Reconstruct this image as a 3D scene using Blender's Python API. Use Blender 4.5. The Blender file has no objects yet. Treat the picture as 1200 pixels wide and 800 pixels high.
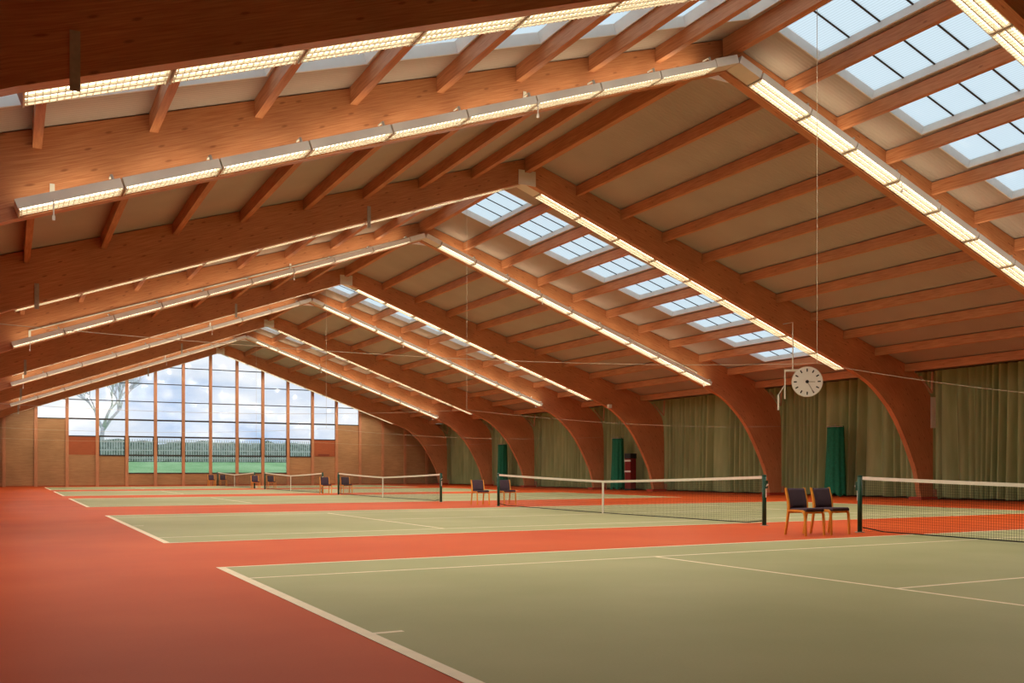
import bpy, math, random
from mathutils import Vector, Matrix

random.seed(7)
sc = bpy.context.scene
COL = sc.collection

# ------------------------------------------------------------------ camera
YAW = math.radians(29.305)
cam_d = bpy.data.cameras.new('camera')
cam = bpy.data.objects.new('camera', cam_d)
COL.objects.link(cam)
cam_d.sensor_fit = 'HORIZONTAL'
cam_d.sensor_width = 36.0
cam_d.lens = 1129.4 / 1200 * 36.0
cam_d.shift_x = (600 - 643.7) / 1200
cam_d.shift_y = (551.36 - 400) / 1200
cam_d.clip_start = 0.05
cam_d.clip_end = 2000
cam.location = (0, 0, 1.17)
cam.rotation_euler = (math.pi / 2, 0, -YAW)
sc.camera = cam

# ------------------------------------------------------------------ world (overcast-blue sky with clouds)
SKY_STRENGTH = 1.6
world = bpy.data.worlds.new('world')
sc.world = world
world.use_nodes = True
wn, wl = world.node_tree.nodes, world.node_tree.links
wn.clear()
w_out = wn.new('ShaderNodeOutputWorld')
w_bg = wn.new('ShaderNodeBackground')
w_tc = wn.new('ShaderNodeTexCoord')
w_map = wn.new('ShaderNodeMapping')
w_map.inputs['Scale'].default_value = (1.0, 1.0, 2.2)
w_no = wn.new('ShaderNodeTexNoise')
w_no.inputs['Scale'].default_value = 6.5
w_no.inputs['Detail'].default_value = 6
w_no.inputs['Roughness'].default_value = 0.55
w_cr = wn.new('ShaderNodeValToRGB')
w_cr.color_ramp.elements[0].position = 0.34
w_cr.color_ramp.elements[0].color = (0.45, 0.60, 0.85, 1)
w_cr.color_ramp.elements[1].position = 0.53
w_cr.color_ramp.elements[1].color = (0.93, 0.95, 1.0, 1)
wl.new(w_tc.outputs['Generated'], w_map.inputs['Vector'])
wl.new(w_map.outputs['Vector'], w_no.inputs['Vector'])
wl.new(w_no.outputs['Fac'], w_cr.inputs['Fac'])
wl.new(w_cr.outputs['Color'], w_bg.inputs['Color'])
w_bg.inputs['Strength'].default_value = SKY_STRENGTH
wl.new(w_bg.outputs['Background'], w_out.inputs['Surface'])

# ------------------------------------------------------------------ exposure / colour management / light strengths
sc.view_settings.view_transform = 'Standard'
sc.view_settings.look = 'None'
sc.view_settings.exposure = 0.0
sc.view_settings.gamma = 1.0
sc.view_settings.use_curve_mapping = False
TUBE_STRENGTH = 5.5
LAMP_WATTS = 114.0
UP_FILL_WATTS = 4.5
sc.cycles.max_bounces = 8
sc.cycles.diffuse_bounces = 4
sc.cycles.transparent_max_bounces = 24
sc.cycles.sample_clamp_indirect = 6.0
sc.cycles.use_denoising = True

# ------------------------------------------------------------------ materials
MATS = {}


def srgb(r, g, b):
    def f(c):
        c /= 255.0
        return c / 12.92 if c <= 0.04045 else ((c + 0.055) / 1.055) ** 2.4
    return (f(r), f(g), f(b), 1)


def new_mat(name):
    m = bpy.data.materials.new(name)
    m.use_nodes = True
    nt = m.node_tree
    MATS[name] = m
    return m, nt.nodes, nt.links, nt.nodes['Principled BSDF']


def plain(name, col, rough=0.6, metal=0.0, var=0.06, scale=6.0, spec=0.3):
    """procedural: base colour with a faint noise variation"""
    m, n, l, b = new_mat(name)
    tc = n.new('ShaderNodeTexCoord')
    no = n.new('ShaderNodeTexNoise')
    no.inputs['Scale'].default_value = scale
    no.inputs['Detail'].default_value = 3
    cr = n.new('ShaderNodeValToRGB')
    c = col
    cr.color_ramp.elements[0].color = (c[0] * (1 - var), c[1] * (1 - var), c[2] * (1 - var), 1)
    cr.color_ramp.elements[1].color = (min(1, c[0] * (1 + var)), min(1, c[1] * (1 + var)), min(1, c[2] * (1 + var)), 1)
    cr.color_ramp.elements[0].position = 0.3
    cr.color_ramp.elements[1].position = 0.7
    l.new(tc.outputs['Object'], no.inputs['Vector'])
    l.new(no.outputs['Fac'], cr.inputs['Fac'])
    l.new(cr.outputs['Color'], b.inputs['Base Color'])
    b.inputs['Roughness'].default_value = rough
    b.inputs['Metallic'].default_value = metal
    b.inputs['Specular IOR Level'].default_value = spec
    return m


def wood(name, dark, light, coord, stretch, knots=True, rough=0.5, lam=0.0, knot_scale=1.0):
    """streaky softwood: grain stretched along one axis, scattered knots, lamination seams"""
    m, n, l, b = new_mat(name)
    tc = n.new('ShaderNodeTexCoord')
    mp = n.new('ShaderNodeMapping')
    mp.inputs['Scale'].default_value = stretch
    l.new(tc.outputs[coord], mp.inputs['Vector'])
    no = n.new('ShaderNodeTexNoise')
    no.inputs['Scale'].default_value = 5.0
    no.inputs['Detail'].default_value = 5
    no.inputs['Roughness'].default_value = 0.6
    l.new(mp.outputs['Vector'], no.inputs['Vector'])
    cr = n.new('ShaderNodeValToRGB')
    cr.color_ramp.elements[0].position = 0.3
    cr.color_ramp.elements[0].color = dark
    cr.color_ramp.elements[1].position = 0.7
    cr.color_ramp.elements[1].color = light
    l.new(no.outputs['Fac'], cr.inputs['Fac'])
    col = cr.outputs['Color']
    # broad tonal drift from board to board
    no2 = n.new('ShaderNodeTexNoise')
    no2.inputs['Scale'].default_value = 0.6
    no2.inputs['Detail'].default_value = 2
    l.new(tc.outputs[coord], no2.inputs['Vector'])
    mr = n.new('ShaderNodeMapRange')
    mr.inputs['From Min'].default_value = 0.3
    mr.inputs['From Max'].default_value = 0.7
    mr.inputs['To Min'].default_value = 0.88
    mr.inputs['To Max'].default_value = 1.1
    l.new(no2.outputs['Fac'], mr.inputs['Value'])
    mx = n.new('ShaderNodeMix')
    mx.data_type = 'RGBA'
    mx.blend_type = 'MULTIPLY'
    mx.inputs['Factor'].default_value = 1.0
    l.new(col, mx.inputs[6])
    l.new(mr.outputs['Result'], mx.inputs[7])
    col = mx.outputs[2]
    if knots:
        vo = n.new('ShaderNodeTexVoronoi')
        vo.inputs['Scale'].default_value = 2.1 * knot_scale
        if coord == 'UV':
            vo.voronoi_dimensions = '2D'
        mp2 = n.new('ShaderNodeMapping')
        mp2.inputs['Scale'].default_value = tuple(max(0.55, min(1.6, s)) for s in stretch)
        l.new(tc.outputs[coord], mp2.inputs['Vector'])
        l.new(mp2.outputs['Vector'], vo.inputs['Vector'])
        k = n.new('ShaderNodeValToRGB')
        k.color_ramp.elements[0].position = 0.035
        k.color_ramp.elements[0].color = (1, 1, 1, 1)
        k.color_ramp.elements[1].position = 0.085
        k.color_ramp.elements[1].color = (0, 0, 0, 1)
        l.new(vo.outputs['Distance'], k.inputs['Fac'])
        mk = n.new('ShaderNodeMath')
        mk.operation = 'MULTIPLY'
        mk.inputs[1].default_value = 0.55
        l.new(k.outputs['Color'], mk.inputs[0])
        mx2 = n.new('ShaderNodeMix')
        mx2.data_type = 'RGBA'
        l.new(mk.outputs[0], mx2.inputs['Factor'])
        l.new(col, mx2.inputs[6])
        mx2.inputs[7].default_value = (dark[0] * 0.4, dark[1] * 0.3, dark[2] * 0.3, 1)
        col = mx2.outputs[2]
    l.new(col, b.inputs['Base Color'])
    b.inputs['Roughness'].default_value = rough
    b.inputs['Specular IOR Level'].default_value = 0.3
    return m


W_DARK, W_LIGHT = srgb(178, 108, 68), srgb(210, 148, 102)
wood('glulam', W_DARK, W_LIGHT, 'UV', (0.35, 9.0, 1.0), True, 0.5)
wood('purlin_wood', srgb(182, 112, 72), srgb(212, 150, 106), 'Object', (6.0, 0.3, 6.0), True, 0.55)
wood('post_wood', srgb(170, 110, 74), srgb(198, 140, 100), 'Object', (6.0, 6.0, 0.4), False, 0.5)
wood('panel_wood', srgb(150, 110, 72), srgb(178, 136, 94), 'Object', (0.35, 6.0, 7.0), False, 0.6)
wood('panel_red', srgb(150, 76, 42), srgb(168, 90, 52), 'Object', (0.35, 6.0, 5.0), False, 0.6)
wood('chair_wood', srgb(226, 142, 46), srgb(248, 178, 76), 'Object', (6.0, 6.0, 1.2), False, 0.35)

plain('white_metal', srgb(226, 220, 206), 0.45, 0.0, 0.04, 3.0)
plain('white_paint', srgb(232, 228, 220), 0.6, 0.0, 0.04, 3.0)
plain('grey_steel', srgb(176, 168, 156), 0.5, 0.2, 0.12, 14.0)
plain('dark_steel', srgb(70, 58, 48), 0.5, 0.4, 0.12, 14.0)
plain('fabric_plum', srgb(84, 70, 82), 0.9, 0.0, 0.12, 90.0, 0.1)
plain('post_green', srgb(28, 74, 56), 0.4, 0.0, 0.08, 8.0)
plain('net_black', srgb(34, 38, 34), 0.8, 0.0, 0.05, 8.0)
plain('tape_white', srgb(240, 232, 216), 0.7, 0.0, 0.03, 8.0)
plain('bundle_green', srgb(24, 112, 84), 0.8, 0.0, 0.16, 9.0)
plain('line_white', srgb(250, 232, 200), 0.6, 0.0, 0.05, 5.0)
plain('plinth_red', srgb(176, 64, 42), 0.7, 0.0, 0.1, 5.0)
plain('shoe_pale', srgb(196, 150, 120), 0.6, 0.0, 0.1, 5.0)
plain('wall_plain', srgb(170, 150, 124), 0.8, 0.0, 0.06, 2.0)
plain('window_dark', srgb(52, 46, 44), 0.5, 0.0, 0.08, 8.0)
plain('brick_red', srgb(126, 62, 42), 0.8, 0.0, 0.15, 10.0)
plain('clock_face', srgb(238, 236, 232), 0.5, 0.0, 0.02, 4.0)
plain('black_paint', srgb(26, 24, 24), 0.5, 0.0, 0.05, 4.0)
plain('wire_steel', srgb(190, 176, 150), 0.5, 0.3, 0.05, 4.0)
plain('fence_grey', srgb(214, 218, 218), 0.6, 0.0, 0.1, 4.0)
plain('bark', srgb(206, 206, 214), 0.9, 0.0, 0.15, 4.0)
plain('red_cloth', srgb(120, 36, 34), 0.8, 0.0, 0.1, 8.0)


def emissive(name, col, strength):
    m, n, l, b = new_mat(name)
    n.remove(b)
    e = n.new('ShaderNodeEmission')
    e.inputs['Color'].default_value = col
    e.inputs['Strength'].default_value = strength
    l.new(e.outputs[0], n['Material Output'].inputs['Surface'])
    return m


emissive('tube_glow', (1.0, 0.86, 0.60, 1), TUBE_STRENGTH)


def glass(name, tint, trans, translucent, gloss):
    m, n, l, b = new_mat(name)
    n.remove(b)
    tr = n.new('ShaderNodeBsdfTransparent')
    tr.inputs['Color'].default_value = tint
    tl = n.new('ShaderNodeBsdfTranslucent')
    tl.inputs['Color'].default_value = tint
    gl = n.new('ShaderNodeBsdfGlossy')
    gl.inputs['Roughness'].default_value = 0.08
    m1 = n.new('ShaderNodeMixShader')
    m1.inputs[0].default_value = translucent
    l.new(tr.outputs[0], m1.inputs[1])
    l.new(tl.outputs[0], m1.inputs[2])
    m2 = n.new('ShaderNodeMixShader')
    m2.inputs[0].default_value = gloss
    l.new(m1.outputs[0], m2.inputs[1])
    l.new(gl.outputs[0], m2.inputs[2])
    l.new(m2.outputs[0], n['Material Output'].inputs['Surface'])
    return m, n, l, tr, tl


glass('window_glass', (0.80, 0.81, 0.81, 1), 0.9, 0.0, 0.03)
gm, gn, gl_, gtr, gtl = glass('polycarbonate', (0.5, 0.54, 0.54, 1), 0.15, 0.85, 0.02)
# multiwall sheet: fine webs running down the slope darken the sheet slightly
tc = gn.new('ShaderNodeTexCoord')
wv = gn.new('ShaderNodeTexWave')
wv.bands_direction = 'X'
wv.inputs['Scale'].default_value = 5.0
cr = gn.new('ShaderNodeValToRGB')
cr.color_ramp.elements[0].color = (0.66, 0.71, 0.71, 1)
cr.color_ramp.elements[1].color = (0.78, 0.84, 0.84, 1)
gl_.new(tc.outputs['Object'], wv.inputs['Vector'])
gl_.new(wv.outputs['Color'], cr.inputs['Fac'])
gl_.new(cr.outputs['Color'], gtr.inputs['Color'])
gl_.new(cr.outputs['Color'], gtl.inputs['Color'])


def floor_mat(name, c1, c2, rough):
    m, n, l, b = new_mat(name)
    tc = n.new('ShaderNodeTexCoord')
    no = n.new('ShaderNodeTexNoise')
    no.inputs['Scale'].default_value = 0.35
    no.inputs['Detail'].default_value = 4
    fine = n.new('ShaderNodeTexNoise')
    fine.inputs['Scale'].default_value = 60
    fine.inputs['Detail'].default_value = 2
    add = n.new('ShaderNodeMath')
    add.operation = 'MULTIPLY_ADD'
    add.inputs[1].default_value = 0.25
    l.new(tc.outputs['Object'], no.inputs['Vector'])
    l.new(tc.outputs['Object'], fine.inputs['Vector'])
    l.new(fine.outputs['Fac'], add.inputs[0])
    l.new(no.outputs['Fac'], add.inputs[2])
    cr = n.new('ShaderNodeValToRGB')
    cr.color_ramp.elements[0].position = 0.42
    cr.color_ramp.elements[0].color = c1
    cr.color_ramp.elements[1].position = 0.82
    cr.color_ramp.elements[1].color = c2
    l.new(add.outputs[0], cr.inputs['Fac'])
    l.new(cr.outputs['Color'], b.inputs['Base Color'])
    b.inputs['Roughness'].default_value = rough
    b.inputs['Specular IOR Level'].default_value = 0.02
    bp = n.new('ShaderNodeBump')
    bp.inputs['Strength'].default_value = 0.08
    bp.inputs['Distance'].default_value = 0.002
    l.new(fine.outputs['Fac'], bp.inputs['Height'])
    l.new(bp.outputs[0], b.inputs['Normal'])
    return m


floor_mat('floor_red', srgb(200, 80, 34), srgb(214, 94, 44), 0.55)
floor_mat('court_green', srgb(166, 166, 122), srgb(182, 180, 136), 0.55)
floor_mat('grass', srgb(140, 192, 134), srgb(176, 218, 164), 0.95)


def deck_mat():
    m, n, l, b = new_mat('roof_deck')
    tc = n.new('ShaderNodeTexCoord')
    wv = n.new('ShaderNodeTexWave')
    wv.bands_direction = 'Y'
    wv.inputs['Scale'].default_value = 3.2
    l.new(tc.outputs['Object'], wv.inputs['Vector'])
    no = n.new('ShaderNodeTexNoise')
    no.inputs['Scale'].default_value = 0.8
    l.new(tc.outputs['Object'], no.inputs['Vector'])
    cr = n.new('ShaderNodeValToRGB')
    cr.color_ramp.elements[0].color = srgb(168, 154, 142)
    cr.color_ramp.elements[1].color = srgb(188, 174, 162)
    l.new(no.outputs['Fac'], cr.inputs['Fac'])
    l.new(cr.outputs['Color'], b.inputs['Base Color'])
    bp = n.new('ShaderNodeBump')
    bp.inputs['Strength'].default_value = 0.35
    bp.inputs['Distance'].default_value = 0.02
    l.new(wv.outputs['Color'], bp.inputs['Height'])
    l.new(bp.outputs[0], b.inputs['Normal'])
    b.inputs['Roughness'].default_value = 0.7
    return m


deck_mat()


def curtain_mat():
    m, n, l, b = new_mat('curtain_olive')
    tc = n.new('ShaderNodeTexCoord')
    mp = n.new('ShaderNodeMapping')
    mp.inputs['Scale'].default_value = (1, 2.0, 0.25)
    no = n.new('ShaderNodeTexNoise')
    no.inputs['Scale'].default_value = 1.6
    no.inputs['Detail'].default_value = 4
    l.new(tc.outputs['Object'], mp.inputs['Vector'])
    l.new(mp.outputs['Vector'], no.inputs['Vector'])
    cr = n.new('ShaderNodeValToRGB')
    cr.color_ramp.elements[0].position = 0.3
    cr.color_ramp.elements[1].position = 0.7
    cr.color_ramp.elements[0].color = srgb(150, 164, 118)
    cr.color_ramp.elements[1].color = srgb(178, 190, 142)
    l.new(no.outputs['Fac'], cr.inputs['Fac'])
    l.new(cr.outputs['Color'], b.inputs['Base Color'])
    b.inputs['Roughness'].default_value = 0.85
    b.inputs['Specular IOR Level'].default_value = 0.15
    return m


curtain_mat()


def hedge_mat():
    m, n, l, b = new_mat('hedge_leaf')
    tc = n.new('ShaderNodeTexCoord')
    no = n.new('ShaderNodeTexNoise')
    no.inputs['Scale'].default_value = 2.5
    no.inputs['Detail'].default_value = 6
    l.new(tc.outputs['Object'], no.inputs['Vector'])
    cr = n.new('ShaderNodeValToRGB')
    cr.color_ramp.elements[0].position = 0.35
    cr.color_ramp.elements[1].position = 0.65
    cr.color_ramp.elements[0].color = srgb(92, 112, 104)
    cr.color_ramp.elements[1].color = srgb(150, 166, 156)
    l.new(no.outputs['Fac'], cr.inputs['Fac'])
    l.new(cr.outputs['Color'], b.inputs['Base Color'])
    b.inputs['Roughness'].default_value = 0.9
    return m


hedge_mat()

# ------------------------------------------------------------------ mesh helpers


class MB:
    def __init__(self):
        self.v, self.f, self.uv = [], [], None

    def box(self, x0, y0, z0, x1, y1, z1, M=None):
        b = len(self.v)
        vs = [(x0, y0, z0), (x1, y0, z0), (x1, y1, z0), (x0, y1, z0),
              (x0, y0, z1), (x1, y0, z1), (x1, y1, z1), (x0, y1, z1)]
        if M is not None:
            vs = [tuple(M @ Vector(p)) for p in vs]
        self.v += vs
        for q in ((0, 3, 2, 1), (4, 5, 6, 7), (0, 1, 5, 4), (1, 2, 6, 5), (2, 3, 7, 6), (3, 0, 4, 7)):
            self.f.append(tuple(b + i for i in q))
        return self

    def bar(self, p, q, w, h, up=(0, 0, 1)):
        """rectangular bar between two points"""
        p, q = Vector(p), Vector(q)
        d = (q - p)
        L = d.length
        d.normalize()
        u = Vector(up)
        s = d.cross(u)
        if s.length < 1e-5:
            s = d.cross(Vector((1, 0, 0)))
        s.normalize()
        t = s.cross(d)
        M = Matrix(((d.x, s.x, t.x, p.x), (d.y, s.y, t.y, p.y), (d.z, s.z, t.z, p.z), (0, 0, 0, 1)))
        return self.box(0, -w / 2, -h / 2, L, w / 2, h / 2, M)

    def tube(self, pts, r, seg=8, cap=True):
        """round tube through points; r number or list"""
        pts = [Vector(p) for p in pts]
        rs = r if isinstance(r, (list, tuple)) else [r] * len(pts)
        b = len(self.v)
        prev = None
        for i, p in enumerate(pts):
            if i == 0:
                d = pts[1] - pts[0]
            elif i == len(pts) - 1:
                d = pts[-1] - pts[-2]
            else:
                d = pts[i + 1] - pts[i - 1]
            d.normalize()
            if prev is None:
                a = Vector((0, 0, 1)) if abs(d.z) < 0.9 else Vector((1, 0, 0))
                s = d.cross(a).normalized()
            else:
                s = (prev - d * prev.dot(d)).normalized()
            prev = s
            t = d.cross(s)
            for k in range(seg):
                a = 2 * math.pi * k / seg
                self.v.append(tuple(p + (s * math.cos(a) + t * math.sin(a)) * rs[i]))
        n = len(pts)
        for i in range(n - 1):
            for k in range(seg):
                k2 = (k + 1) % seg
                self.f.append((b + i * seg + k, b + i * seg + k2, b + (i + 1) * seg + k2, b + (i + 1) * seg + k))
        if cap:
            self.f.append(tuple(b + k for k in reversed(range(seg))))
            self.f.append(tuple(b + (n - 1) * seg + k for k in range(seg)))
        return self

    def disc(self, c, r, y0, y1, seg=40):
        """short cylinder along y"""
        b = len(self.v)
        for y in (y0, y1):
            for k in range(seg):
                a = 2 * math.pi * k / seg
                self.v.append((c[0] + r * math.cos(a), y, c[2] + r * math.sin(a)))
        for k in range(seg):
            k2 = (k + 1) % seg
            self.f.append((b + k, b + k2, b + seg + k2, b + seg + k))
        self.f.append(tuple(b + k for k in range(seg)))
        self.f.append(tuple(b + seg + k for k in reversed(range(seg))))
        return self

    def mesh(self, name, mat, smooth=False):
        me = bpy.data.meshes.new(name)
        me.from_pydata(self.v, [], self.f)
        if self.uv:
            ul = me.uv_layers.new(name='UVMap')
            for lp in me.loops:
                ul.data[lp.index].uv = self.uv[lp.vertex_index]
        me.materials.append(MATS[mat])
        if smooth:
            for p in me.polygons:
                p.use_smooth = True
        me.update()
        return me

    def build(self, name, mat, parent=None, smooth=False, loc=None):
        return link(name, self.mesh(name, mat, smooth), parent, loc)


def link(name, data, parent=None, loc=None, rot=None):
    o = bpy.data.objects.new(name, data)
    COL.objects.link(o)
    if parent is not None:
        o.parent = parent
    if loc is not None:
        o.location = loc
    if rot is not None:
        o.rotation_euler = rot
    return o


def tag(o, label, cat, group=None):
    o['label'] = label
    o['category'] = cat
    if group:
        o['group'] = group
    return o


def thing(name, label, cat, loc=(0, 0, 0), rz=0.0, group=None):
    o = link(name, None, None, loc, (0, 0, rz))
    o.empty_display_size = 0.2
    return tag(o, label, cat, group)


def struct(o):
    o['kind'] = 'structure'
    return o


def copy_tree(o, parent=None):
    c = o.copy()
    COL.objects.link(c)
    c.parent = parent
    for ch in o.children:
        copy_tree(ch, c)
    return c


ORD = ['first', 'second', 'third', 'fourth', 'fifth', 'sixth', 'seventh', 'eighth', 'ninth', 'tenth', 'eleventh']

# ------------------------------------------------------------------ dimensions of the hall (metres)
XC = 14.07                       # ridge line = net line
XL, XR = XC - 19.9, XC + 19.9  # side walls
YN, YF = -5.0, 79.5              # wall behind the camera, glazed gable
RIDGE, SLOPE = 10.89, 0.32       # roof deck
BOT, BSL = 10.15, 0.365          # underside of the rafters
EAVE_DX = 17.3
EAVE_Z = RIDGE - SLOPE * EAVE_DX
FRAMES = [1.7, 11.2, 17.1, 26.6, 35.4, 45.0, 51.4, 60.6, 67.5, 76.3]
#          lights sit on the face turned to the gap between two courts
LSIDE = [-1, 1, -1, 1, -1, 1, -1, 1, -1, 1]
FT = 0.22                        # rafter thickness
GAPS = [(11.2, 17.1), (26.6, 35.4), (45.0, 51.4), (60.6, 67.5)]
COURT_Y = [1.166, 16.611, 34.248, 49.772, 65.463]   # near doubles sideline of each court
XB = 2.19                        # baseline
CW, CLEN = 10.97, 23.77
XNET = XB + CLEN / 2
PURL = [1.85 + 1.69 * k for k in range(10)]
PURL_W, PURL_H = 0.13, 0.33
SKY_HALF = 1.72


def deck_z(dx):
    return RIDGE - SLOPE * abs(dx) if abs(dx) < EAVE_DX else EAVE_Z


# ------------------------------------------------------------------ floor and courts
mb = MB().box(XL - 0.3, YN - 0.3, -0.3, XR + 0.3, YF + 0.3, 0.0)
floor = struct(mb.build('floor', 'floor_red'))
LH = 0.001
court_me = MB().box(0, 0, 0, CLEN, CW, 0.002).mesh('court_surface', 'court_green')
A = 1.372


def line_box(x0, y0, x1, y1):
    return MB().box(x0, y0, 0.002, x1, y1, 0.002 + LH).mesh('court_line', 'line_white')


LINES = [line_box(0, 0, 0.1, CW), line_box(CLEN - 0.1, 0, CLEN, CW),
         line_box(0.1, 0, CLEN - 0.1, 0.06), line_box(0.1, CW - 0.06, CLEN - 0.1, CW),
         line_box(0.1, A, CLEN - 0.1, A + 0.055), line_box(0.1, CW - A - 0.055, CLEN - 0.1, CW - A),
         line_box(5.46, A + 0.055, 5.515, CW - A - 0.055), line_box(CLEN - 5.515, A + 0.055, CLEN - 5.46, CW - A - 0.055),
         line_box(5.515, CW / 2 - 0.027, CLEN - 5.515, CW / 2 + 0.027),
         line_box(0.1, CW / 2 - 0.03, 0.32, CW / 2 + 0.03), line_box(CLEN - 0.32, CW / 2 - 0.03, CLEN - 0.1, CW / 2 + 0.03)]
for y in COURT_Y:
    c = link('court_surface', court_me, floor, (XB, y, 0))
    for lm in LINES:
        link('court_line', lm, c)

# ------------------------------------------------------------------ side walls, wall behind the camera
struct(MB().box(XR, YN - 0.2, 0, XR + 0.2, YF + 0.2, EAVE_Z + 0.2).build('wall_right', 'wall_plain'))
struct(MB().box(XL - 0.2, YN - 0.2, 0, XL, YF + 0.2, EAVE_Z + 0.2).build('wall_left', 'wall_plain'))
mb = MB()
prof = [(XL - 0.2, 0), (XR + 0.2, 0), (XR + 0.2, EAVE_Z), (XC + EAVE_DX, EAVE_Z), (XC, RIDGE), (XC - EAVE_DX, EAVE_Z), (XL - 0.2, EAVE_Z)]
for y in (YN - 0.2, YN):
    mb.v += [(x, y, z) for x, z in prof]
n = len(prof)
mb.f += [tuple(range(n)), tuple(range(2 * n - 1, n - 1, -1))]
for i in range(n):
    j = (i + 1) % n
    mb.f.append((i, i + n, j + n, j))
struct(mb.build('wall_back', 'wall_plain'))

# ------------------------------------------------------------------ roof deck with skylight openings
openings = []                    # (dx0, dx1) on one slope
edges = [0.12] + PURL[:9]
for k in range(9):
    openings.append((edges[k] + (0.1 if k else 0.15), edges[k + 1] - 0.1))
xcuts = sorted(set([0.0, EAVE_DX, 20.1] + [e for o in openings for e in o]))
ycuts = sorted(set([YN - 0.2, YF + 0.35] + [(a + b) / 2 + s * SKY_HALF for a, b in GAPS for s in (-1, 1)]))
mb = MB()
TH = 0.06
for side in (-1, 1):
    for i in range(len(xcuts) - 1):
        for j in range(len(ycuts) - 1):
            xm, ym = (xcuts[i] + xcuts[i + 1]) / 2, (ycuts[j] + ycuts[j + 1]) / 2
            if any(o[0] < xm < o[1] for o in openings) and any(abs(ym - (a + b) / 2) < SKY_HALF for a, b in GAPS):
                continue
            b = len(mb.v)
            for dz in (0, TH):
                for dx, y in ((xcuts[i], ycuts[j]), (xcuts[i + 1], ycuts[j]), (xcuts[i + 1], ycuts[j + 1]), (xcuts[i], ycuts[j + 1])):
                    mb.v.append((XC + side * dx, y, deck_z(dx) + dz))
            for q in ((0, 3, 2, 1), (4, 5, 6, 7), (0, 1, 5, 4), (1, 2, 6, 5), (2, 3, 7, 6), (3, 0, 4, 7)):
                mb.f.append(tuple(b + t for t in (q if side > 0 else q[::-1])))
ceiling = struct(mb.build('ceiling', 'roof_deck'))

ROOF_A = math.atan(SLOPE)
# purlins, one beam per bay and line
bays = [(YN, FRAMES[0])] + [(FRAMES[i], FRAMES[i + 1]) for i in range(len(FRAMES) - 1)] + [(FRAMES[-1], YF)]
for bi, (ya, yb) in enumerate(bays):
    y0 = ya + (FT / 2 + 0.004 if bi else 0.02)
    y1 = yb - (FT / 2 + 0.004 if bi < len(bays) - 1 else 0.12)
    L = y1 - y0
    pm = MB().box(-PURL_W / 2, 0, -PURL_H, PURL_W / 2, L, -0.021).mesh('purlin', 'purlin_wood')
    rm = MB().box(-0.09, 0.03, -0.46, 0.09, L - 0.03, -0.03).mesh('ridge_purlin', 'purlin_wood')
    link('ridge_purlin', rm, ceiling, (XC, y0, RIDGE))
    for side in (-1, 1):
        for dx in PURL:
            link('purlin', pm, ceiling, (XC + side * dx, y0, deck_z(dx)))

# skylights: white upstand frame, four sheets, three glazing bars
UP = 0.21
sky_cache = {}


def skylight_meshes(w):
    key = round(w, 3)
    if key not in sky_cache:
        h, t = SKY_HALF, 0.035
        fr = MB()
        fr.box(-w / 2, -h, 0, -w / 2 + t, h, UP + 0.03).box(w / 2 - t, -h, 0, w / 2, h, UP + 0.03)
        fr.box(-w / 2 + t, -h, 0, w / 2 - t, -h + t, UP + 0.03).box(-w / 2 + t, h - t, 0, w / 2 - t, h, UP + 0.03)
        pw = (2 * h - 2 * t) / 4
        pane = MB().box(-w / 2 + t, -pw / 2 + 0.012, UP, w / 2 - t, pw / 2 - 0.012, UP + 0.004).mesh('pane', 'polycarbonate')
        bar = MB().box(-w / 2 + t, -0.018, UP - 0.02, w / 2 - t, 0.018, UP + 0.02).mesh('glazing_bar', 'dark_steel')
        sky_cache[key] = (fr.mesh('skylight', 'white_paint'), pane, bar, pw)
    return sky_cache[key]


for a, b in GAPS:
    yc = (a + b) / 2
    for side in (-1, 1):
        for o0, o1 in openings:
            w = (o1 - o0) / math.cos(ROOF_A)
            fm, pm, bm_, pw = skylight_meshes(w)
            dx = (o0 + o1) / 2
            s = link('skylight', fm, ceiling, (XC + side * dx, yc, deck_z(dx)), (0, side * ROOF_A, 0))
            for q in range(4):
                link('pane', pm, s, (0, (q - 1.5) * pw, 0))
            for q in range(3):
                link('glazing_bar', bm_, s, (0, (q - 1) * pw, 0))

# ------------------------------------------------------------------ glulam portal frames


def catmull(pts, n):
    out = []
    P = [Vector(p) for p in pts]
    P = [P[0] * 2 - P[1]] + P + [P[-1] * 2 - P[-2]]
    for i in range(1, len(P) - 2):
        for k in range(n):
            t = k / n
            a, b, c, d = P[i - 1], P[i], P[i + 1], P[i + 2]
            out.append(0.5 * ((2 * b) + (c - a) * t + (2 * a - 5 * b + 4 * c - d) * t * t + (3 * b - a - 3 * c + d) * t ** 3))
    out.append(P[-2])
    return out


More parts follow.
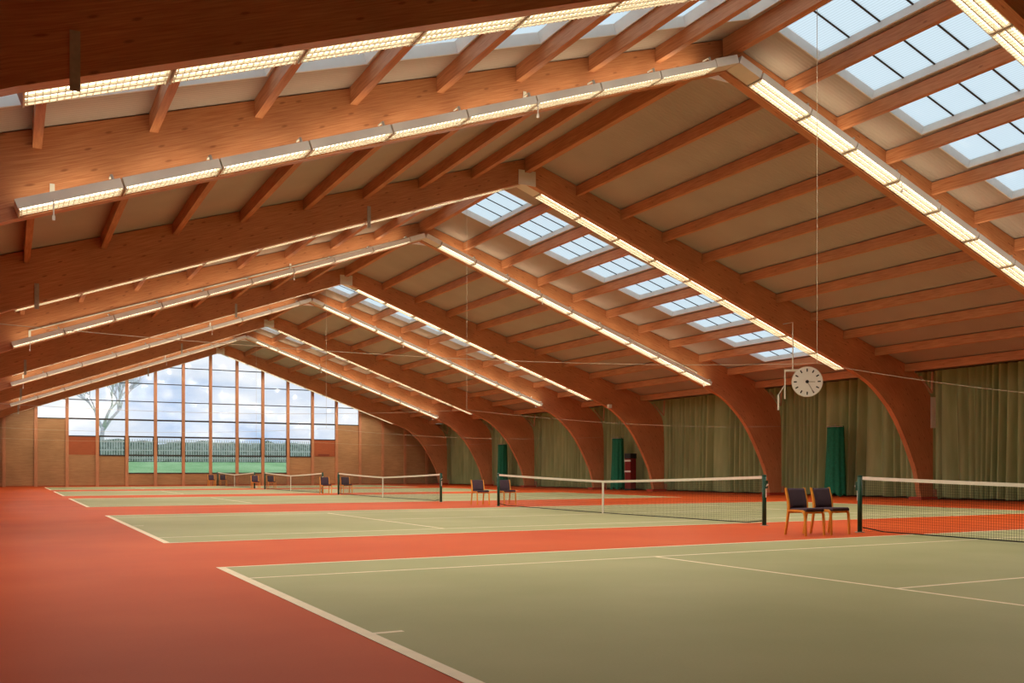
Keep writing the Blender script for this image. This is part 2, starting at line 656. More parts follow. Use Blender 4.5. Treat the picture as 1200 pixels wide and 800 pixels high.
def half_arch(side, t):
    inner = [Vector((x, BOT - BSL * x)) for x in (0.0, 2.0, 4.0, 6.0, 8.0, 10.0, 12.0, 13.2)]
    inner += catmull([(14.0, 5.04), (15.14, 4.52), (16.09, 3.74), (16.62, 3.1), (17.06, 2.4), (17.42, 1.72), (17.7, 1.1), (17.95, 0.12)], 4)
    m = len(inner)
    # outer line sampled to pair with the inner one
    outer = []
    okey = [(0.0, RIDGE - 0.02), (13.4, RIDGE - 0.02 - SLOPE * 13.4), (17.2, EAVE_Z + 0.012), (17.72, 5.02), (18.2, 4.62), (18.52, 4.2), (18.62, 3.7), (18.66, 2.8), (18.66, 0.12)]
    acc = [0]
    for i in range(1, len(okey)):
        acc.append(acc[-1] + (Vector(okey[i]) - Vector(okey[i - 1])).length)
    ia = [0]
    for i in range(1, m):
        ia.append(ia[-1] + (inner[i] - inner[i - 1]).length)
    # straight rafter part pairs by dx, haunch part by arc length
    k0 = 7
    s0 = None
    for i in range(m):
        if i <= k0:
            x = inner[i].x
            outer.append(Vector((x, RIDGE - 0.02 - SLOPE * x)))
            s0 = (Vector(outer[-1]) - Vector(okey[0])).length
        else:
            f = (ia[i] - ia[k0]) / (ia[-1] - ia[k0])
            s = s0 + (acc[-1] - s0) * f
            for j in range(1, len(okey)):
                if s <= acc[j] + 1e-6:
                    u = (s - acc[j - 1]) / (acc[j] - acc[j - 1])
                    outer.append(Vector(okey[j - 1]).lerp(Vector(okey[j]), min(1, u)))
                    break
    mb = MB()
    mb.uv = []
    for i in range(m):
        dpt = (outer[i] - inner[i]).length
        for (p, v) in ((inner[i], 0.0), (outer[i], dpt)):
            for yy in (-t / 2, t / 2):
                mb.v.append((XC + side * p.x, yy, p.y))
                mb.uv.append((ia[i] + (30 if side > 0 else 0), v + (0.3 if yy > 0 else 0.0)))
    for i in range(m - 1):
        a, b = 4 * i, 4 * (i + 1)
        quads = [(a, b, b + 2, a + 2), (a + 1, a + 3, b + 3, b + 1), (a, a + 1, b + 1, b), (a + 2, b + 2, b + 3, a + 3)]
        for q in quads:
            mb.f.append(q if side > 0 else q[::-1])
    for q in ((0, 2, 3, 1), tuple(4 * (m - 1) + k for k in (0, 1, 3, 2))):
        mb.f.append(q if side > 0 else q[::-1])
    return mb.mesh('half_arch', 'glulam')


ARCH = {s: half_arch(s, FT) for s in (-1, 1)}
plinth_me = MB().box(-0.5, -0.3, 0, 0.48, 0.3, 0.12).mesh('foot_plinth', 'plinth_red')
shoe_me = MB().box(-0.07, -0.16, 0.0, 0.07, 0.16, 0.42).mesh('steel_shoe', 'shoe_pale')
# ridge plate on the face without lights, V shaped white trunking on the face with lights
rp = MB().box(-0.30, -0.012, -0.66, 0.30, 0.012, -0.20)
ridge_plate_me = rp.mesh('ridge_plate', 'white_paint')
strap_me = MB().box(-0.05, -0.008, -0.5, 0.05, 0.008, 0.12).mesh('steel_strap', 'grey_steel')
strap_white_me = MB().box(-0.035, -0.008, -0.05, 0.035, 0.008, 0.25).mesh('steel_strap', 'white_metal')
pull_me = MB().tube([(0, 0, 0), (0, 0, -0.25)], 0.012, 6).box(-0.02, -0.02, -0.32, 0.02, 0.02, -0.25).mesh('hook', 'white_metal')

LW, LHT = 0.50, 0.17             # luminaire width and height
RAF_A = math.atan(BSL)
N_LIGHT = 9
DX0, DX1 = 0.62, 13.95
SEG = (DX1 - DX0) / math.cos(RAF_A) / N_LIGHT

vt = MB()
for s in (-1, 1):
    M = Matrix.Translation((0, 0, 0)) @ Matrix.Rotation(s * RAF_A, 4, 'Y')
    if s > 0:
        vt.box(0, -LW / 2 + 0.02, 0.02, (DX0 - 0.02) / math.cos(RAF_A), LW / 2 - 0.02, 0.2, M)
    else:
        vt.box(-(DX0 - 0.02) / math.cos(RAF_A), -LW / 2 + 0.02, 0.02, 0, LW / 2 - 0.02, 0.2, M)
trunk_me = vt.mesh('ridge_trunking', 'white_metal')

knee_me = {}
for s in (-1, 1):
    kb = MB().bar((XC + s * 18.02, 0, 4.98), (XC + s * 18.72, 0, 4.33), 0.09, 0.04)
    kb.bar((XC + s * 18.72, 0, 4.33), (XC + s * 18.76, 0, 5.2), 0.09, 0.04, (1, 0, 0))
    knee_me[s] = kb.mesh('knee_bracket', 'shoe_pale')
n_f = len(FRAMES)
for i, y in enumerate(FRAMES):
    order = ORD[n_f - 1 - i]
    fr = thing('glulam_arch', 'curved orange glulam portal arch, %s one counted from the glazed gable' % order, 'arch', (0, y, 0), group='glulam portal arches')
    for s in (-1, 1):
        link('half_arch', ARCH[s], fr)
        link('knee_bracket', knee_me[s], fr)
        link('foot_plinth', plinth_me, fr, (XC + s * 18.22, 0, 0))
        link('steel_shoe', shoe_me, fr, (XC + s * 18.77, 0, 0))
        for dx in (13.47, 5.1):
            zb = BOT - BSL * dx
            if LSIDE[i] > 0:       # lights behind: long grey strap on the near face
                if s < 0:
                    link('steel_strap', strap_me, fr, (XC + s * dx, -FT / 2 - 0.009, zb + (0.36 if dx > 10 else 0.3)))
            else:
                link('steel_strap', strap_white_me, fr, (XC + s * dx, -FT / 2 - 0.009, zb + 0.18))
                link('hook', pull_me, fr, (XC + s * dx, -FT / 2 - LW - 0.06, zb + 0.05))
    ly = LSIDE[i] * (FT / 2 + LW / 2 + 0.02)
    link('ridge_plate', ridge_plate_me, fr, (XC, -LSIDE[i] * (FT / 2 + 0.013), BOT + 0.55))
    link('ridge_trunking', trunk_me, fr, (XC, ly, BOT + 0.0))
    if abs(y - 35.4) < 0.1:
        for s in (-1, 1):
            p = [(XC + s * 0.5, -FT / 2 - 0.03, BOT + 0.05), (XC + s * 13.5, -FT / 2 - 0.03, BOT + 0.27 - BSL * 13.0)]
            MB().tube(p, 0.028, 6).build('conduit', 'grey_steel', fr)

# ------------------------------------------------------------------ louvred strip lights
GAP = 0.03
hl = (SEG - GAP) / 2
hs = MB()
hs.box(-hl, -LW / 2, LHT - 0.02, hl, LW / 2, LHT)
hs.box(-hl, -LW / 2, 0.02, hl, -LW / 2 + 0.018, LHT - 0.02).box(-hl, LW / 2 - 0.018, 0.02, hl, LW / 2, LHT - 0.02)
hs.box(-hl, -LW / 2 + 0.018, 0.0, -hl + 0.02, LW / 2 - 0.018, LHT - 0.02).box(hl - 0.02, -LW / 2 + 0.018, 0.0, hl, LW / 2 - 0.018, LHT - 0.02)
housing_me = hs.mesh('housing', 'white_metal')
lv = MB()
for yy in (-LW / 6 + 0.006, LW / 6 - 0.006):
    lv.box(-hl + 0.02, yy - 0.013, 0.0, hl - 0.02, yy + 0.013, 0.03)
nb = 20
for k in range(nb):
    x = -hl + 0.05 + (2 * hl - 0.10) * k / (nb - 1)
    lv.box(x - 0.002, -LW / 2 + 0.018, 0.004, x + 0.002, LW / 2 - 0.018, 0.028)
louvre_me = lv.mesh('louvre', 'white_metal')
tube_me = MB().tube([(-hl + 0.04, 0, 0), (hl - 0.04, 0, 0)], 0.017, 6).mesh('tube', 'tube_glow')
lamp_data = bpy.data.lights.new('lamp', 'SPOT')      # the light that the tubes throw downwards and sideways
lamp_data.energy = LAMP_WATTS
lamp_data.color = (1.0, 0.91, 0.75)
lamp_data.spot_size = math.radians(176)
lamp_data.spot_blend = 0.06
lamp_data.shadow_soft_size = 0.03
up_fill_data = bpy.data.lights.new('up_fill', 'AREA')     # added fill lamp above the closed housing, brightens rafter faces and purlins
up_fill_data.shape = 'RECTANGLE'
up_fill_data.size = 1.4
up_fill_data.size_y = 0.3
up_fill_data.energy = UP_FILL_WATTS
up_fill_data.color = (1.0, 0.86, 0.58)
clip_me = MB().box(-0.02, -0.02, 0, 0.02, 0.02, 0.09).box(-0.02, -0.02, 0.07, 0.02, 0.2, 0.09).mesh('clip', 'grey_steel')
for i, y in enumerate(FRAMES):
    order = ORD[n_f - 1 - i]
    if i == 0:          # arch behind the camera: nothing of it shows
        continue
    for s in (-1, 1):
        sidew = 'on the curtain side' if s > 0 else 'opposite the curtains'
        for k in range(N_LIGHT):
            dx = DX0 + (DX1 - DX0) * (k + 0.5) / N_LIGHT
            L = thing('strip_light', 'louvred strip light on %s arch from gable, %s below ridge, %s' % (order, ORD[k], sidew), 'light',
                      (XC + s * dx, y + LSIDE[i] * (FT / 2 + LW / 2 + 0.02), BOT - BSL * dx + 0.005), group='strip lights along the arches')
            L.rotation_euler = (0, s * RAF_A, 0)
            link('housing', housing_me, L)
            link('louvre', louvre_me, L)
            for q in (-1, 0, 1):
                link('tube', tube_me, L, (0, q * 0.155, 0.056))
            lp = link('lamp', lamp_data, L, (0, 0, -0.03), (LSIDE[i] * math.radians(10), 0, 0))
            link('up_fill', up_fill_data, L, (0, 0, LHT + 0.015), (math.pi, 0, 0))
            lp.scale = (0.12, 1, 1)      # louvre blades cut the light off along the fitting, not across it
            c = link('clip', clip_me, L, (hl - 0.1, LSIDE[i] * (LW / 2 - 0.06), LHT))
            if LSIDE[i] > 0:
                c.rotation_euler = (0, 0, math.pi)

# ------------------------------------------------------------------ glazed gable wall
PX = [13.93 + 2.03 * k for k in range(-9, 10)]
PX = [p for p in PX if XL + 0.3 < p < XR - 0.3]
PW = 0.22
GY0, GY1 = YF, YF + 0.14
ROWS = [0.99, 2.34, 3.76, 5.04, 6.46, 7.84, 9.15]      # transom heights


def top_z(x):
    return deck_z(x - XC) - 0.0


gable = struct(MB().box(XL - 0.2, GY0 - 0.02, 0, XR + 0.2, GY1 + 0.02, 0.09).build('wall_far', 'panel_red'))
cols = [(XL, PX[0])] + [(PX[i], PX[i + 1]) for i in range(len(PX) - 1)] + [(PX[-1], XR)]


def sill_for(xm):
    d = abs(xm - 13.93) / 2.03
    if d < 5.0 - 2.0 + 0.1:
        return 0          # panes down to 0.99
    if d < 4.1:
        return 1          # down to 2.34
    if d < 5.1:
        return 2          # down to 3.76
    if d < 6.1:
        return 3          # down to 5.04
    return None


def trap(x0, x1, z0, y0, y1, ztop0, ztop1, name, mat, parent):
    """slab with a sloping top (ridge vertex included where it crosses the ridge)"""
    mb = MB()
    pf = [(x0, z0), (x1, z0), (x1, ztop1)]
    if x0 < XC < x1 and ztop0 > top_z(x0) - 0.2:
        pf.append((XC, top_z(XC) - 0.02))
    pf.append((x0, ztop0))
    for y in (y0, y1):
        mb.v += [(x, y, z) for x, z in pf]
    n = len(pf)
    mb.f += [tuple(range(n)), tuple(range(2 * n - 1, n - 1, -1))]
    for i in range(n):
        j = (i + 1) % n
        mb.f.append((i, i + n, j + n, j))
    return mb.build(name, mat, parent)


for p in PX:
    trap(p - PW / 2, p + PW / 2, 0.0, GY0 - 0.1, GY1, top_z(p - PW / 2) - 0.01, top_z(p + PW / 2) - 0.01, 'post', 'post_wood', gable)
window = struct(link('window_1', None))
for (x0, x1) in cols:
    xm = (x0 + x1) / 2
    xa = x0 + (PW / 2 if x0 > XL else 0)
    xb = x1 - (PW / 2 if x1 < XR else 0)
    lvl = sill_for(xm)
    if lvl is None:
        trap(xa, xb, 0.09, GY0 + 0.02, GY1 - 0.02, top_z(xa) - 0.02, top_z(xb) - 0.02, 'wall_panel', 'panel_wood', gable)
        continue
    zs = ROWS[lvl]
    d = abs(xm - 13.93) / 2.03
    if lvl == 2:       # a darker upper board over the lower one
        MB().box(xa, GY0 + 0.02, 0.09, xb, GY1 - 0.02, 2.36).build('wall_panel', 'panel_wood', gable)
        MB().box(xa, GY0 + 0.0, 2.36, xb, GY1 - 0.02, zs - 0.05).build('wall_panel', 'panel_red', gable)
        if xm > XC:
            MB().box(xa + 0.35, GY0 - 0.05, 2.42, xb - 0.5, GY0, 2.56).build('ledge', 'brick_red', gable)
    else:
        MB().box(xa, GY0 + 0.02, 0.09, xb, GY1 - 0.02, zs - 0.05).build('wall_panel', 'panel_wood', gable)
    MB().box(xa, GY0 - 0.03, zs - 0.05, xb, GY1, zs + 0.03).build('sill', 'window_dark', window)
    tz = min(top_z(xa), top_z(xb)) - 0.05
    rows = [zs] + [r for r in ROWS if zs < r]
    casement = (round(d * 2) in (3, 5)) and lvl <= 1
    for r in range(len(rows)):
        za = rows[r] + 0.03
        hi = max(top_z(xa), top_z(xb))
        if za > hi - 0.1:
            break
        zb = rows[r + 1] - 0.03 if r + 1 < len(rows) else 99
        if zb < tz:
            MB().box(xa, GY0 + 0.06, za, xb, GY0 + 0.068, zb).build('pane', 'window_glass', window)
            thick = 0.06 if rows[r + 1] < 5.2 else 0.032
            MB().box(xa, GY0 + 0.01, rows[r + 1] - thick, xb, GY1 - 0.02, rows[r + 1] + thick).build('transom', 'window_dark', window)
        else:
            za_ = za
            ta, tb = top_z(xa) - 0.03, top_z(xb) - 0.03
            trap(xa, xb, za_, GY0 + 0.06, GY0 + 0.068, max(ta, za_ + 0.01), max(tb, za_ + 0.01), 'pane', 'window_glass', window)
            break
    if lvl <= 1 or abs(xm - 17.0) < 0.3:   # opening lights with heavy dark frames
        z0c = 2.34 if lvl <= 1 else zs
        for xs in (xa, xb - 0.07):
            if d > 1.2:
                MB().box(xs, GY0 + 0.0, z0c, xs + 0.07, GY0 + 0.06, 3.76).build('casement_frame', 'window_dark', window)

# ------------------------------------------------------------------ outside: bank, fence, hedge, tree
mb = MB()
pf = [(YF + 0.4, 0.3), (YF + 6, 0.9), (93.0, 1.95), (140.0, 2.2), (400, 3.0)]
for x in (-160, 220):
    mb.v += [(x, y, z) for y, z in pf]
n = len(pf)
for i in range(n - 1):
    mb.f.append((i, i + n, i + n + 1, i + 1))
g = mb.build('ground', 'grass')
struct(g)
FY = 94.0
fz = 1.97
fence = thing('paling_fence', 'pale grey vertical paling fence on the grass bank outside the gable', 'fence', (0, FY, fz))
mb = MB()
x = -14.0
while x < 44:
    mb.box(x - 0.035, -0.02, 0.05, x + 0.035, 0.02, 2.05)
    x += 0.21
pal = mb.build('palings', 'fence_grey', fence)
pal['kind'] = 'stuff'
for z in (0.35, 1.05, 1.8):
    MB().box(-14, 0.02, z - 0.04, 44, 0.07, z + 0.04).build('rail', 'fence_grey', fence)
hedge_v = MB()
nx, nz = 160, 8
for iz in range(nz + 1):
    for ix in range(nx + 1):
        x = -30 + 90 * ix / nx
        zt = 1.95 + 0.10 * math.sin(x * 0.9) + 0.1 * math.sin(x * 2.3 + 1) + random.uniform(-0.12, 0.12)
        z = zt * iz / nz
        bulge = 0.9 * math.sin(math.pi * 0.5 * (1 - iz / nz)) if iz else 1.0
        hedge_v.v.append((x, 1.4 - bulge + random.uniform(-0.12, 0.12), z))
for iz in range(nz):
    for ix in range(nx):
        a = iz * (nx + 1) + ix
        hedge_v.f.append((a, a + 1, a + nx + 2, a + nx + 1))
b0 = len(hedge_v.v)
top0 = nz * (nx + 1)
for ix in range(nx + 1):
    vx = hedge_v.v[top0 + ix]
    hedge_v.v.append((vx[0], 3.0, 0.0))
for ix in range(nx):
    hedge_v.f.append((top0 + ix, top0 + ix + 1, b0 + ix + 1, b0 + ix))
h = hedge_v.build('hedge', 'hedge_leaf', loc=(0, FY + 1.2, 1.95))
tag(h, 'long grey-green hedge behind the paling fence outside the gable', 'hedge')


def bare_tree(loc, hgt, label, seed):
    rnd = random.Random(seed)
    t = thing('bare_tree', label, 'tree', loc, group='bare trees beyond the fence')
    tr, br = MB(), MB()

    def grow(p, d, L, r, lev):
        q = p + d * L
        mid = p + d * (L * 0.5) + Vector((rnd.uniform(-1, 1), rnd.uniform(-1, 1), 0)) * L * 0.05
        (tr if lev == 0 else br).tube([p, mid, q], [r, r * 0.85, r * 0.68], 6 if lev < 2 else 4)
        if lev >= 5:
            return
        for k in range(3 if lev < 4 else 2):
            a = rnd.uniform(0, 6.28)
            sp = rnd.uniform(0.35, 0.8)
            nd = (d + Vector((math.cos(a) * sp, math.sin(a) * sp, 0.12))).normalized()
            grow(p + d * L * rnd.uniform(0.7, 1.0), nd, L * rnd.uniform(0.6, 0.8), r * 0.6, lev + 1)
    grow(Vector((0, 0, -0.3)), Vector((0.05, 0, 1)).normalized(), hgt * 0.3, hgt * 0.022, 0)
    tr.build('trunk', 'bark', t, smooth=True)
    b = br.build('branches', 'bark', t, smooth=True)
    b['kind'] = 'stuff'


bare_tree((9.0, 118, 2.1), 15, 'tall bare tree with pale forked branches beyond the hedge', 3)

# ------------------------------------------------------------------ curtains along the right wall
CUR_X = XC + 19.4


def curtain(y0, y1, seed, top, bot=0.07):
    rnd = random.Random(seed)
    mb = MB()
    n = max(12, int((y1 - y0) / 0.03))
    ph = [rnd.uniform(0, 6.28) for _ in range(6)]
    nz = 10
    # pleat positions drift, so folds bunch up and open out
    prof = []
    ang = 0.0
    for i in range(n + 1):
        y = (y1 - y0) * i / n
        f = 14 + 6.5 * math.sin(y * 0.9 + ph[0]) + 5.0 * math.sin(y * 2.1 + ph[1])
        ang += f * (y1 - y0) / n
        amp = 0.19 + 0.08 * math.sin(y * 0.7 + ph[2]) + 0.05 * math.sin(y * 3.1 + ph[3])
        prof.append((y, ang, max(0.03, amp)))
    for iz in range(nz + 1):
        t = iz / nz
        z = bot + (top - bot) * t
        for (y, a, amp) in prof:
            k = 0.7 + 0.35 * (1 - t)
            w = abs(math.sin(0.5 * (a + 0.5 * math.sin(2.2 * t + y * 0.8 + ph[4])))) * 2 - 1     # round bellies, sharp creases
            x = w * amp * k + 0.03 * math.sin(y * 1.7 + 3 * t + ph[5]) * (1 - t)
            yy = y + 0.05 * (1 - t) * math.sin(y * 2.3 + ph[1]) * math.sin(math.pi * y / (y1 - y0))
            mb.v.append((-x, yy, z + (0.02 * math.sin(y * 5 + ph[2]) if iz == 0 else 0)))
    for iz in range(nz):
        for i in range(n):
            a = iz * (n + 1) + i
            mb.f.append((a, a + n + 1, a + n + 2, a + 1))
    return mb


cb = [(FRAMES[i], FRAMES[i + 1]) for i in range(len(FRAMES) - 1)] + [(FRAMES[-1], YF - 0.3)]
for k, (ya, yb) in enumerate(cb):
    if yb < 15:
        continue
    top = EAVE_Z - 0.05
    a, b = ya + 0.02, yb - 0.02
    c = curtain(a - 0.012, b + 0.012, 11 + k, top).build('curtain', 'curtain_olive', None, True, (CUR_X, a - 0.012, 0))
    gapbay = any(abs(ya - g0) < 0.1 for g0, _ in GAPS)
    if k == len(cb) - 1:
        lab = 'olive green pleated curtain on the side wall against the glazed gable'
    else:
        lab = 'olive green pleated wall curtain, %s bay from the glazed gable' % ORD[len(cb) - 1 - k]
    tag(c, lab, 'curtain', 'olive curtains along the side wall')

# ------------------------------------------------------------------ nets and posts


def net_thing(cy, label):
    t = thing('tennis_net', label, 'net', (XNET, cy + CW / 2, 0), group='tennis nets')
    half = CW / 2 + 0.914 - 0.075

    def topz(y):
        u = abs(y) / (CW / 2 + 0.914)
        return 0.914 + (1.07 - 0.914) * (0.75 * u + 0.25 * u * u) - 0.01
    ny = 24
    mb = MB()
    for i in range(-ny, ny):
        y0, y1 = half * i / ny, half * (i + 1) / ny
        z0, z1 = topz(y0), topz(y1)
        b = len(mb.v)
        for x in (-0.012, 0.012):
            mb.v += [(x, y0, z0 - 0.06), (x, y1, z1 - 0.06), (x, y1, z1), (x, y0, z0)]
        mb.f += [(b + 3, b + 2, b + 1, b), (b + 4, b + 5, b + 6, b + 7), (b + 2, b + 3, b + 7, b + 6), (b, b + 1, b + 5, b + 4)]
    mb.build('headband', 'tape_white', t)
    MB().box(-0.016, -0.028, 0.02, 0.016, 0.028, topz(0) - 0.06).build('center_strap', 'tape_white', t)
    mb = MB()
    st = 0.0027
    cell = 0.046
    nv = int(2 * half / cell)
    for i in range(nv + 1):
        y = -half + 2 * half * i / nv
        mb.box(-st / 2, y - st / 2, 0.035, st / 2, y + st / 2, topz(y) - 0.06)
    rows = 20
    for r in range(rows):
        u = r / rows
        for i in range(-6, 6):
            y0, y1 = half * i / 6, half * (i + 1) / 6
            z0 = 0.035 + (topz(y0) - 0.095) * u
            z1 = 0.035 + (topz(y1) - 0.095) * u
            mb.bar((0, y0, z0), (0, y1, z1), st, st)
    o = mb.build('net_mesh', 'net_black', t)
    o['kind'] = 'stuff'
    MB().tube([(0, -half, 0.1), (0, -half + 0.5, 0.045), (0, 0, 0.03), (0, half - 0.5, 0.045), (0, half, 0.1)], 0.012, 6).build('bottom_cord', 'net_black', t)
    return t


net0 = None
post0 = None
for k, cy in enumerate(COURT_Y):
    which = 'court %s from the glazed gable' % ORD[4 - k]
    lab = 'white-banded tennis net across the %s court from the glazed gable' % ORD[4 - k]
    if net0 is None:
        net0 = net_thing(cy, lab)
    else:
        c = copy_tree(net0)
        c.location = (XNET, cy + CW / 2, 0)
        c['label'] = lab
    for s in (-1, 1):
        pl = 'dark green net post of the %s court from gable, %s' % (ORD[4 - k], 'on its gable side' if s > 0 else 'on the side away from it')
        loc = (XNET, cy + CW / 2 + s * (CW / 2 + 0.914), 0)
        if post0 is None:
            post0 = thing('net_post', pl, 'post', loc, group='net posts')
            MB().tube([(0, 0, 0), (0, 0, 1.06)], 0.045, 12).build('pole', 'post_green', post0, True)
            MB().tube([(0, 0.0, 1.06), (0, 0, 1.075), (0, 0, 1.085)], [0.05, 0.048, 0.02], 12).build('cap', 'post_green', post0, True)
            MB().tube([(0, 0, 0.0), (0, 0, 0.012)], 0.09, 12).build('floor_socket', 'grey_steel', post0)
            w = MB().box(-0.03, 0.04, 0.80, 0.03, 0.085, 0.96).build('winder', 'post_green', post0)
            MB().tube([(0, 0.085, 0.88), (0, 0.12, 0.88), (0.05, 0.12, 0.84)], 0.012, 6).build('crank', 'white_metal', w)
            MB().tube([(0, 0.056, 0.79), (0, 0.056, 0.6)], 0.012, 6).build('tension_strap', 'tape_white', post0)
            o = post0
        else:
            o = copy_tree(post0)
            o.location = loc
            o['label'] = pl
        o.rotation_euler = (0, 0, math.pi if s < 0 else 0)

# ------------------------------------------------------------------ chairs


def make_chair(label, loc):
    t = thing('side_chair', label, 'chair', loc, group='courtside chairs')
    hw = 0.225

    def prism(path, name, wx=0.036, parent=t):
        """bent wooden member: path of (x,y,z,thickness) in the y-z plane"""
        mb = MB()
        pts = [Vector(p[:3]) for p in path]
        for i, p in enumerate(pts):
            d = (pts[min(i + 1, len(pts) - 1)] - pts[max(i - 1, 0)]).normalized()
            nrm = Vector((0, -d.z, d.y))
            th = path[i][3] / 2
            for sx in (-wx / 2, wx / 2):
                for sn in (-th, th):
                    mb.v.append((p.x + sx, p.y + nrm.y * sn, p.z + nrm.z * sn))
        for i in range(len(pts) - 1):
            a, b = 4 * i, 4 * i + 4
            mb.f += [(a, a + 1, b + 1, b), (a + 3, a + 2, b + 2, b + 3), (a + 2, a, b, b + 2), (a + 1, a + 3, b + 3, b + 1)]
        e = 4 * (len(pts) - 1)
        mb.f += [(2, 3, 1, 0), (e, e + 1, e + 3, e + 2)]
        return mb.build(name, 'chair_wood', parent)
    for sx in (-1, 1):
        x = sx * hw
        prism([(x, 0.285, 0, 0.026), (x, 0.235, 0.25, 0.034), (x, 0.205, 0.42, 0.042), (x, 0.2, 0.52, 0.042), (x, 0.215, 0.64, 0.038), (x, 0.25, 0.76, 0.034), (x, 0.275, 0.855, 0.028)], 'rear_leg')
        prism([(x, -0.235, 0, 0.026), (x, -0.225, 0.25, 0.032), (x, -0.215, 0.38, 0.036), (x, -0.195, 0.425, 0.038), (x, -0.15, 0.443, 0.036), (x, 0.0, 0.447, 0.034), (x, 0.19, 0.447, 0.034)], 'front_leg')
    MB().bar((-hw, -0.17, 0.415), (hw, -0.17, 0.415), 0.025, 0.04).build('seat_rail', 'chair_wood', t)
    MB().bar((-hw, 0.19, 0.415), (hw, 0.19, 0.415), 0.025, 0.04).build('seat_rail', 'chair_wood', t)
    # seat cushion with softened edge
    mb = MB()
    sw = hw - 0.018
    secs = [(-0.245, 0.435, 0.470), (-0.255, 0.440, 0.482), (-0.235, 0.432, 0.496), (0.0, 0.432, 0.492), (0.17, 0.432, 0.488), (0.185, 0.436, 0.478)]
    xs = [-1.0, -0.93, 0.93, 1.0]
    for (yy, zb, zt) in secs:
        for xx in xs:
            e = 0.012 if abs(xx) > 0.95 else 0
            mb.v.append((xx * sw, yy, zt - e))
        for xx in xs:
            mb.v.append((xx * sw, yy, zb))
    for i in range(len(secs) - 1):
        a, b = 8 * i, 8 * i + 8
        for k in range(3):
            mb.f.append((a + k, a + k + 1, b + k + 1, b + k))
            mb.f.append((a + 4 + k, b + 4 + k, b + 5 + k, a + 5 + k))
        mb.f.append((a, b, b + 4, a + 4))
        mb.f.append((a + 3, a + 7, b + 7, b + 3))
    e = 8 * (len(secs) - 1)
    mb.f += [(0, 4, 5, 6, 7, 3, 2, 1), (e, e + 1, e + 2, e + 3, e + 7, e + 6, e + 5, e + 4)]
    mb.build('seat', 'fabric_plum', t, True)
    # back pad curved between the stiles
    mb = MB()
    rows = [(0.475, 0.193), (0.55, 0.196), (0.64, 0.208), (0.74, 0.236), (0.80, 0.252), (0.845, 0.266)]
    xs = [-1.0, -0.5, 0.0, 0.5, 1.0]
    for (z, y) in rows:
        for xx in xs:
            mb.v.append((xx * sw, y - 0.016 + 0.02 * (1 - xx * xx), z))
        for xx in xs:
            mb.v.append((xx * sw, y + 0.018 + 0.02 * (1 - xx * xx), z))
    for i in range(len(rows) - 1):
        a, b = 10 * i, 10 * i + 10
        for k in range(4):
            mb.f.append((a + k, a + k + 1, b + k + 1, b + k))
            mb.f.append((a + 5 + k, b + 5 + k, b + 6 + k, a + 6 + k))
        mb.f.append((a, b, b + 5, a + 5))
        mb.f.append((a + 4, a + 9, b + 9, b + 4))
    for base, rev in ((0, False), (10 * (len(rows) - 1), True)):
        q = [base + k for k in range(5)] + [base + 9 - k for k in range(5)]
        mb.f.append(tuple(q if rev else q[::-1]))
    mb.build('backrest', 'fabric_plum', t, True)
    return t


CH = [(12.66, 13.02, 'between first and second arch'), (13.29, 13.02, ''),
      (14.27, 30.3, ''), (15.30, 30.3, ''), (13.82, 47.4, ''), (14.87, 47.4, ''),
      (13.82, 63.1, ''), (14.82, 63.1, ''), (13.75, 78.0, ''), (14.62, 78.0, '')]
GAPN = ['first', 'second', 'third', 'fourth', 'fifth']
ch0 = None
for i, (x, y, _) in enumerate(CH):
    # strips counted from the gable: the wall strip is first
    strip = ORD[4 - i // 2]
    pos = 'nearer the curtains' if i % 2 else 'farther from the curtains'
    lab = 'plum upholstered wooden chair, %s courtside strip from gable, %s' % (strip, pos)
    if ch0 is None:
        ch0 = make_chair(lab, (x, y, 0))
    else:
        c = copy_tree(ch0)
        c.location = (x, y, 0)
        c['label'] = lab

# ------------------------------------------------------------------ divider cables, hangers and bundled divider nets


def bundle(label, loc, seed, ztop=3.17):
    rnd = random.Random(seed)
    t = thing('divider_net', label, 'divider net', loc, group='gathered divider nets')
    mb = MB()
    seg, nz = 48, 14
    ph = rnd.uniform(0, 6)
    for iz in range(nz + 1):
        u = iz / nz
        z = 0.1 + (ztop - 0.1) * u
        for k in range(seg):
            a = 2 * math.pi * k / seg
            pl = 1 + (0.05 + 0.05 * (1 - u)) * math.sin(a * 9 + ph + 0.6 * math.sin(3 * u)) + 0.03 * math.sin(a * 4 + 2 * u)
            rx, ry = 0.30 + 0.06 * (1 - u), 0.42 + 0.09 * (1 - u) ** 1.3
            zz = z + (0.08 * math.sin(a * 5 + ph) if iz == 0 else 0)
            mb.v.append((rx * pl * math.cos(a) + 0.03 * math.sin(2.2 * u), ry * pl * math.sin(a), zz))
    for iz in range(nz):
        for k in range(seg):
            k2 = (k + 1) % seg
            mb.f.append((iz * seg + k, iz * seg + k2, (iz + 1) * seg + k2, (iz + 1) * seg + k))
    c = len(mb.v)
    mb.v.append((0, 0, ztop - 0.04))
    for k in range(seg):
        mb.f.append((nz * seg + k, nz * seg + (k + 1) % seg, c))
    mb.build('gathered_net', 'bundle_green', t, True)
    mb = MB()
    ring = [(0.31 * math.cos(a * math.pi / 12), 0.43 * math.sin(a * math.pi / 12), ztop - 0.03) for a in range(25)]
    mb.tube(ring, 0.022, 6, False).build('top_cord', 'grey_steel', t)
    MB().tube([(0, 0, ztop - 0.04), (0, 0, ztop + 0.08)], 0.02, 6).build('runner', 'grey_steel', t)
    return t


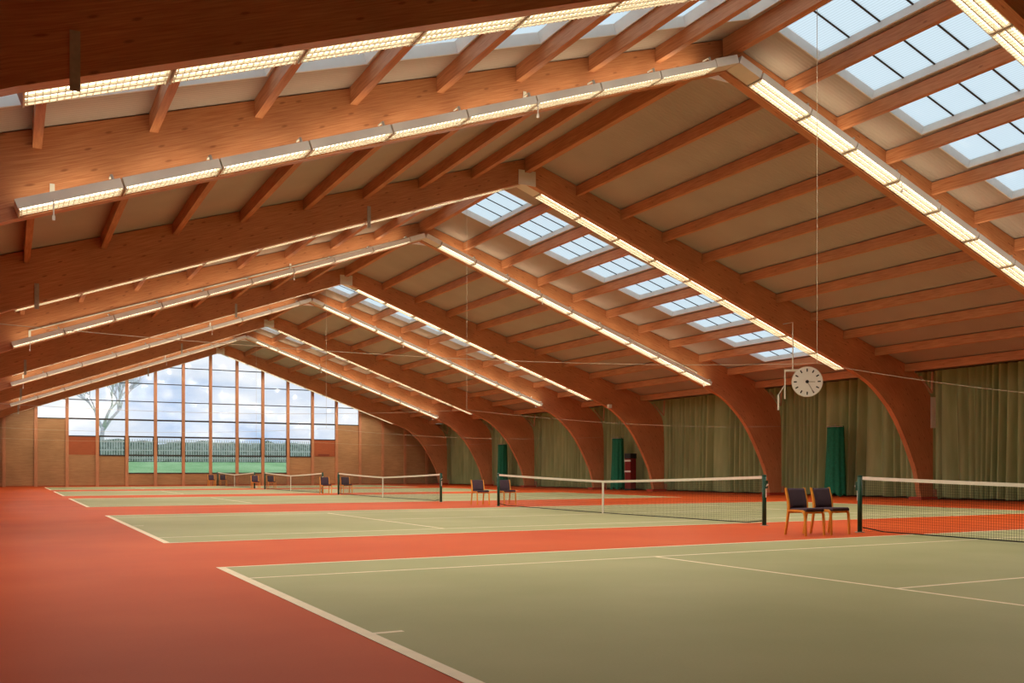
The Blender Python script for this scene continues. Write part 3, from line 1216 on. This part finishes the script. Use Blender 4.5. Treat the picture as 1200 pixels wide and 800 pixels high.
for gi, (a, b) in enumerate(GAPS):
    yc = (a + b) / 2
    strip = ORD[4 - gi]
    pts = []
    for k in range(49):
        x = XC + 18.85 * (k - 24) / 24
        u = abs(x - XC) / 18.85
        pts.append((x, yc, 3.31 - 0.36 * 4 * u * (1 - u)))
    c = MB().tube(pts, 0.005, 5).build('divider_cable', 'wire_steel')
    tag(c, 'taut steel cable spanning the hall over the %s courtside strip from gable' % strip, 'cable', 'divider cables')
    w = MB().tube([(XC, yc, RIDGE - 0.46), (XC, yc, 3.315)], 0.006, 5).build('hanger_wire', 'wire_steel')
    tag(w, 'thin vertical wire from the ridge, %s courtside strip from gable' % strip, 'wire', 'hanger wires')
    if gi:
        yy = {1: 31.4, 2: 49.1, 3: 64.8}[gi]
        bundle('gathered green divider net by the curtain, %s courtside strip from gable' % strip, (XC + 18.25, yy, 0), 40 + gi)

# ------------------------------------------------------------------ clock hanging from the fourth arch
cx_, cy_, cz_ = 24.97, 25.6, 4.36
R = 0.545
ck = thing('hanging_clock', 'round white clock with black hour marks hanging below an arch', 'clock', (cx_, cy_, cz_), math.radians(-42.5))
MB().disc((0, 0, 0), R, 0.0, 0.1, 48).build('case', 'white_metal', ck)
face = MB().disc((0, 0, 0), R * 0.96, -0.008, 0.0, 48).build('clock_face', 'clock_face', ck)
for k in range(12):
    a = math.pi / 6 * k
    M = Matrix.Rotation(a, 4, 'Y')
    MB().box(-0.022, -0.016, R * 0.66, 0.022, -0.008, R * 0.86, M).build('hour_mark', 'black_paint', face)
hub = MB().disc((0, 0, 0), 0.06, -0.03, -0.008, 20).build('hub', 'black_paint', ck)
MB().box(-0.016, -0.022, 0, 0.016, -0.016, R * 0.5, Matrix.Rotation(math.radians(92), 4, 'Y')).build('hour_hand', 'grey_steel', ck)
MB().box(-0.012, -0.028, 0, 0.012, -0.022, R * 0.8, Matrix.Rotation(math.radians(150), 4, 'Y')).build('minute_hand', 'grey_steel', ck)
MB().tube([(-0.5, 0.05, 0.42), (-0.5, 0.05, 2.15), (-0.835, 0.415, 2.15)], 0.02, 8).build('hanging_rod', 'white_metal', ck)
MB().box(-0.75, 0.03, 0.38, -0.3, 0.07, 0.46).build('bracket_arm', 'white_metal', ck)
MB().box(-0.8, 0.03, -0.6, -0.75, 0.07, 0.46).build('drop_bar', 'white_metal', ck)
MB().box(-1.04, 0.03, -1.0, -0.98, 0.07, -0.45).build('drop_bar', 'white_metal', ck)
MB().bar((-0.78, 0.05, -0.1), (-1.01, 0.05, -0.46), 0.03, 0.03).build('bracket_arm', 'white_metal', ck)

# ------------------------------------------------------------------ small things along the curtain wall
o = MB().box(-0.09, -0.1, -0.1, 0.09, 0.1, 0.1).box(-0.11, -0.07, -0.07, -0.09, 0.07, 0.07).build('flood_lamp', 'white_metal', loc=(28.9, 44.7, 4.72))
tag(o, 'small white box lamp at the end of an arch light run', 'lamp')
t = thing('white_panel', 'upright white panel fixed beside an arch column above the green curtain', 'panel', (32.68, 26.4, 2.9))
MB().box(-0.12, 0.03, 0, 0.14, 0.07, 1.25).build('board', 'white_paint', t)
MB().box(-0.06, 0.01, 0.3, 0.02, 0.03, 0.9).build('cover_strip', 'white_metal', t)
t = thing('storage_cabinet', 'dark red wall cabinet with pale shelf edges beside a green divider net', 'cabinet', (XC + 18.45, 48.0, 0))
MB().box(-0.2, -0.3, 0.1, 0.2, 0.3, 1.9).build('body', 'red_cloth', t)
MB().box(-0.22, -0.32, 1.9, 0.22, 0.32, 2.2).build('top_box', 'black_paint', t)
MB().box(-0.23, -0.32, 1.72, -0.2, 0.32, 1.82).build('shelf_edge', 'white_paint', t)
MB().box(-0.23, -0.32, 1.08, -0.2, 0.32, 1.18).build('shelf_edge', 'white_paint', t)
MB().box(-0.2, -0.3, 0.0, 0.2, 0.3, 0.1).build('plinth', 'black_paint', t)
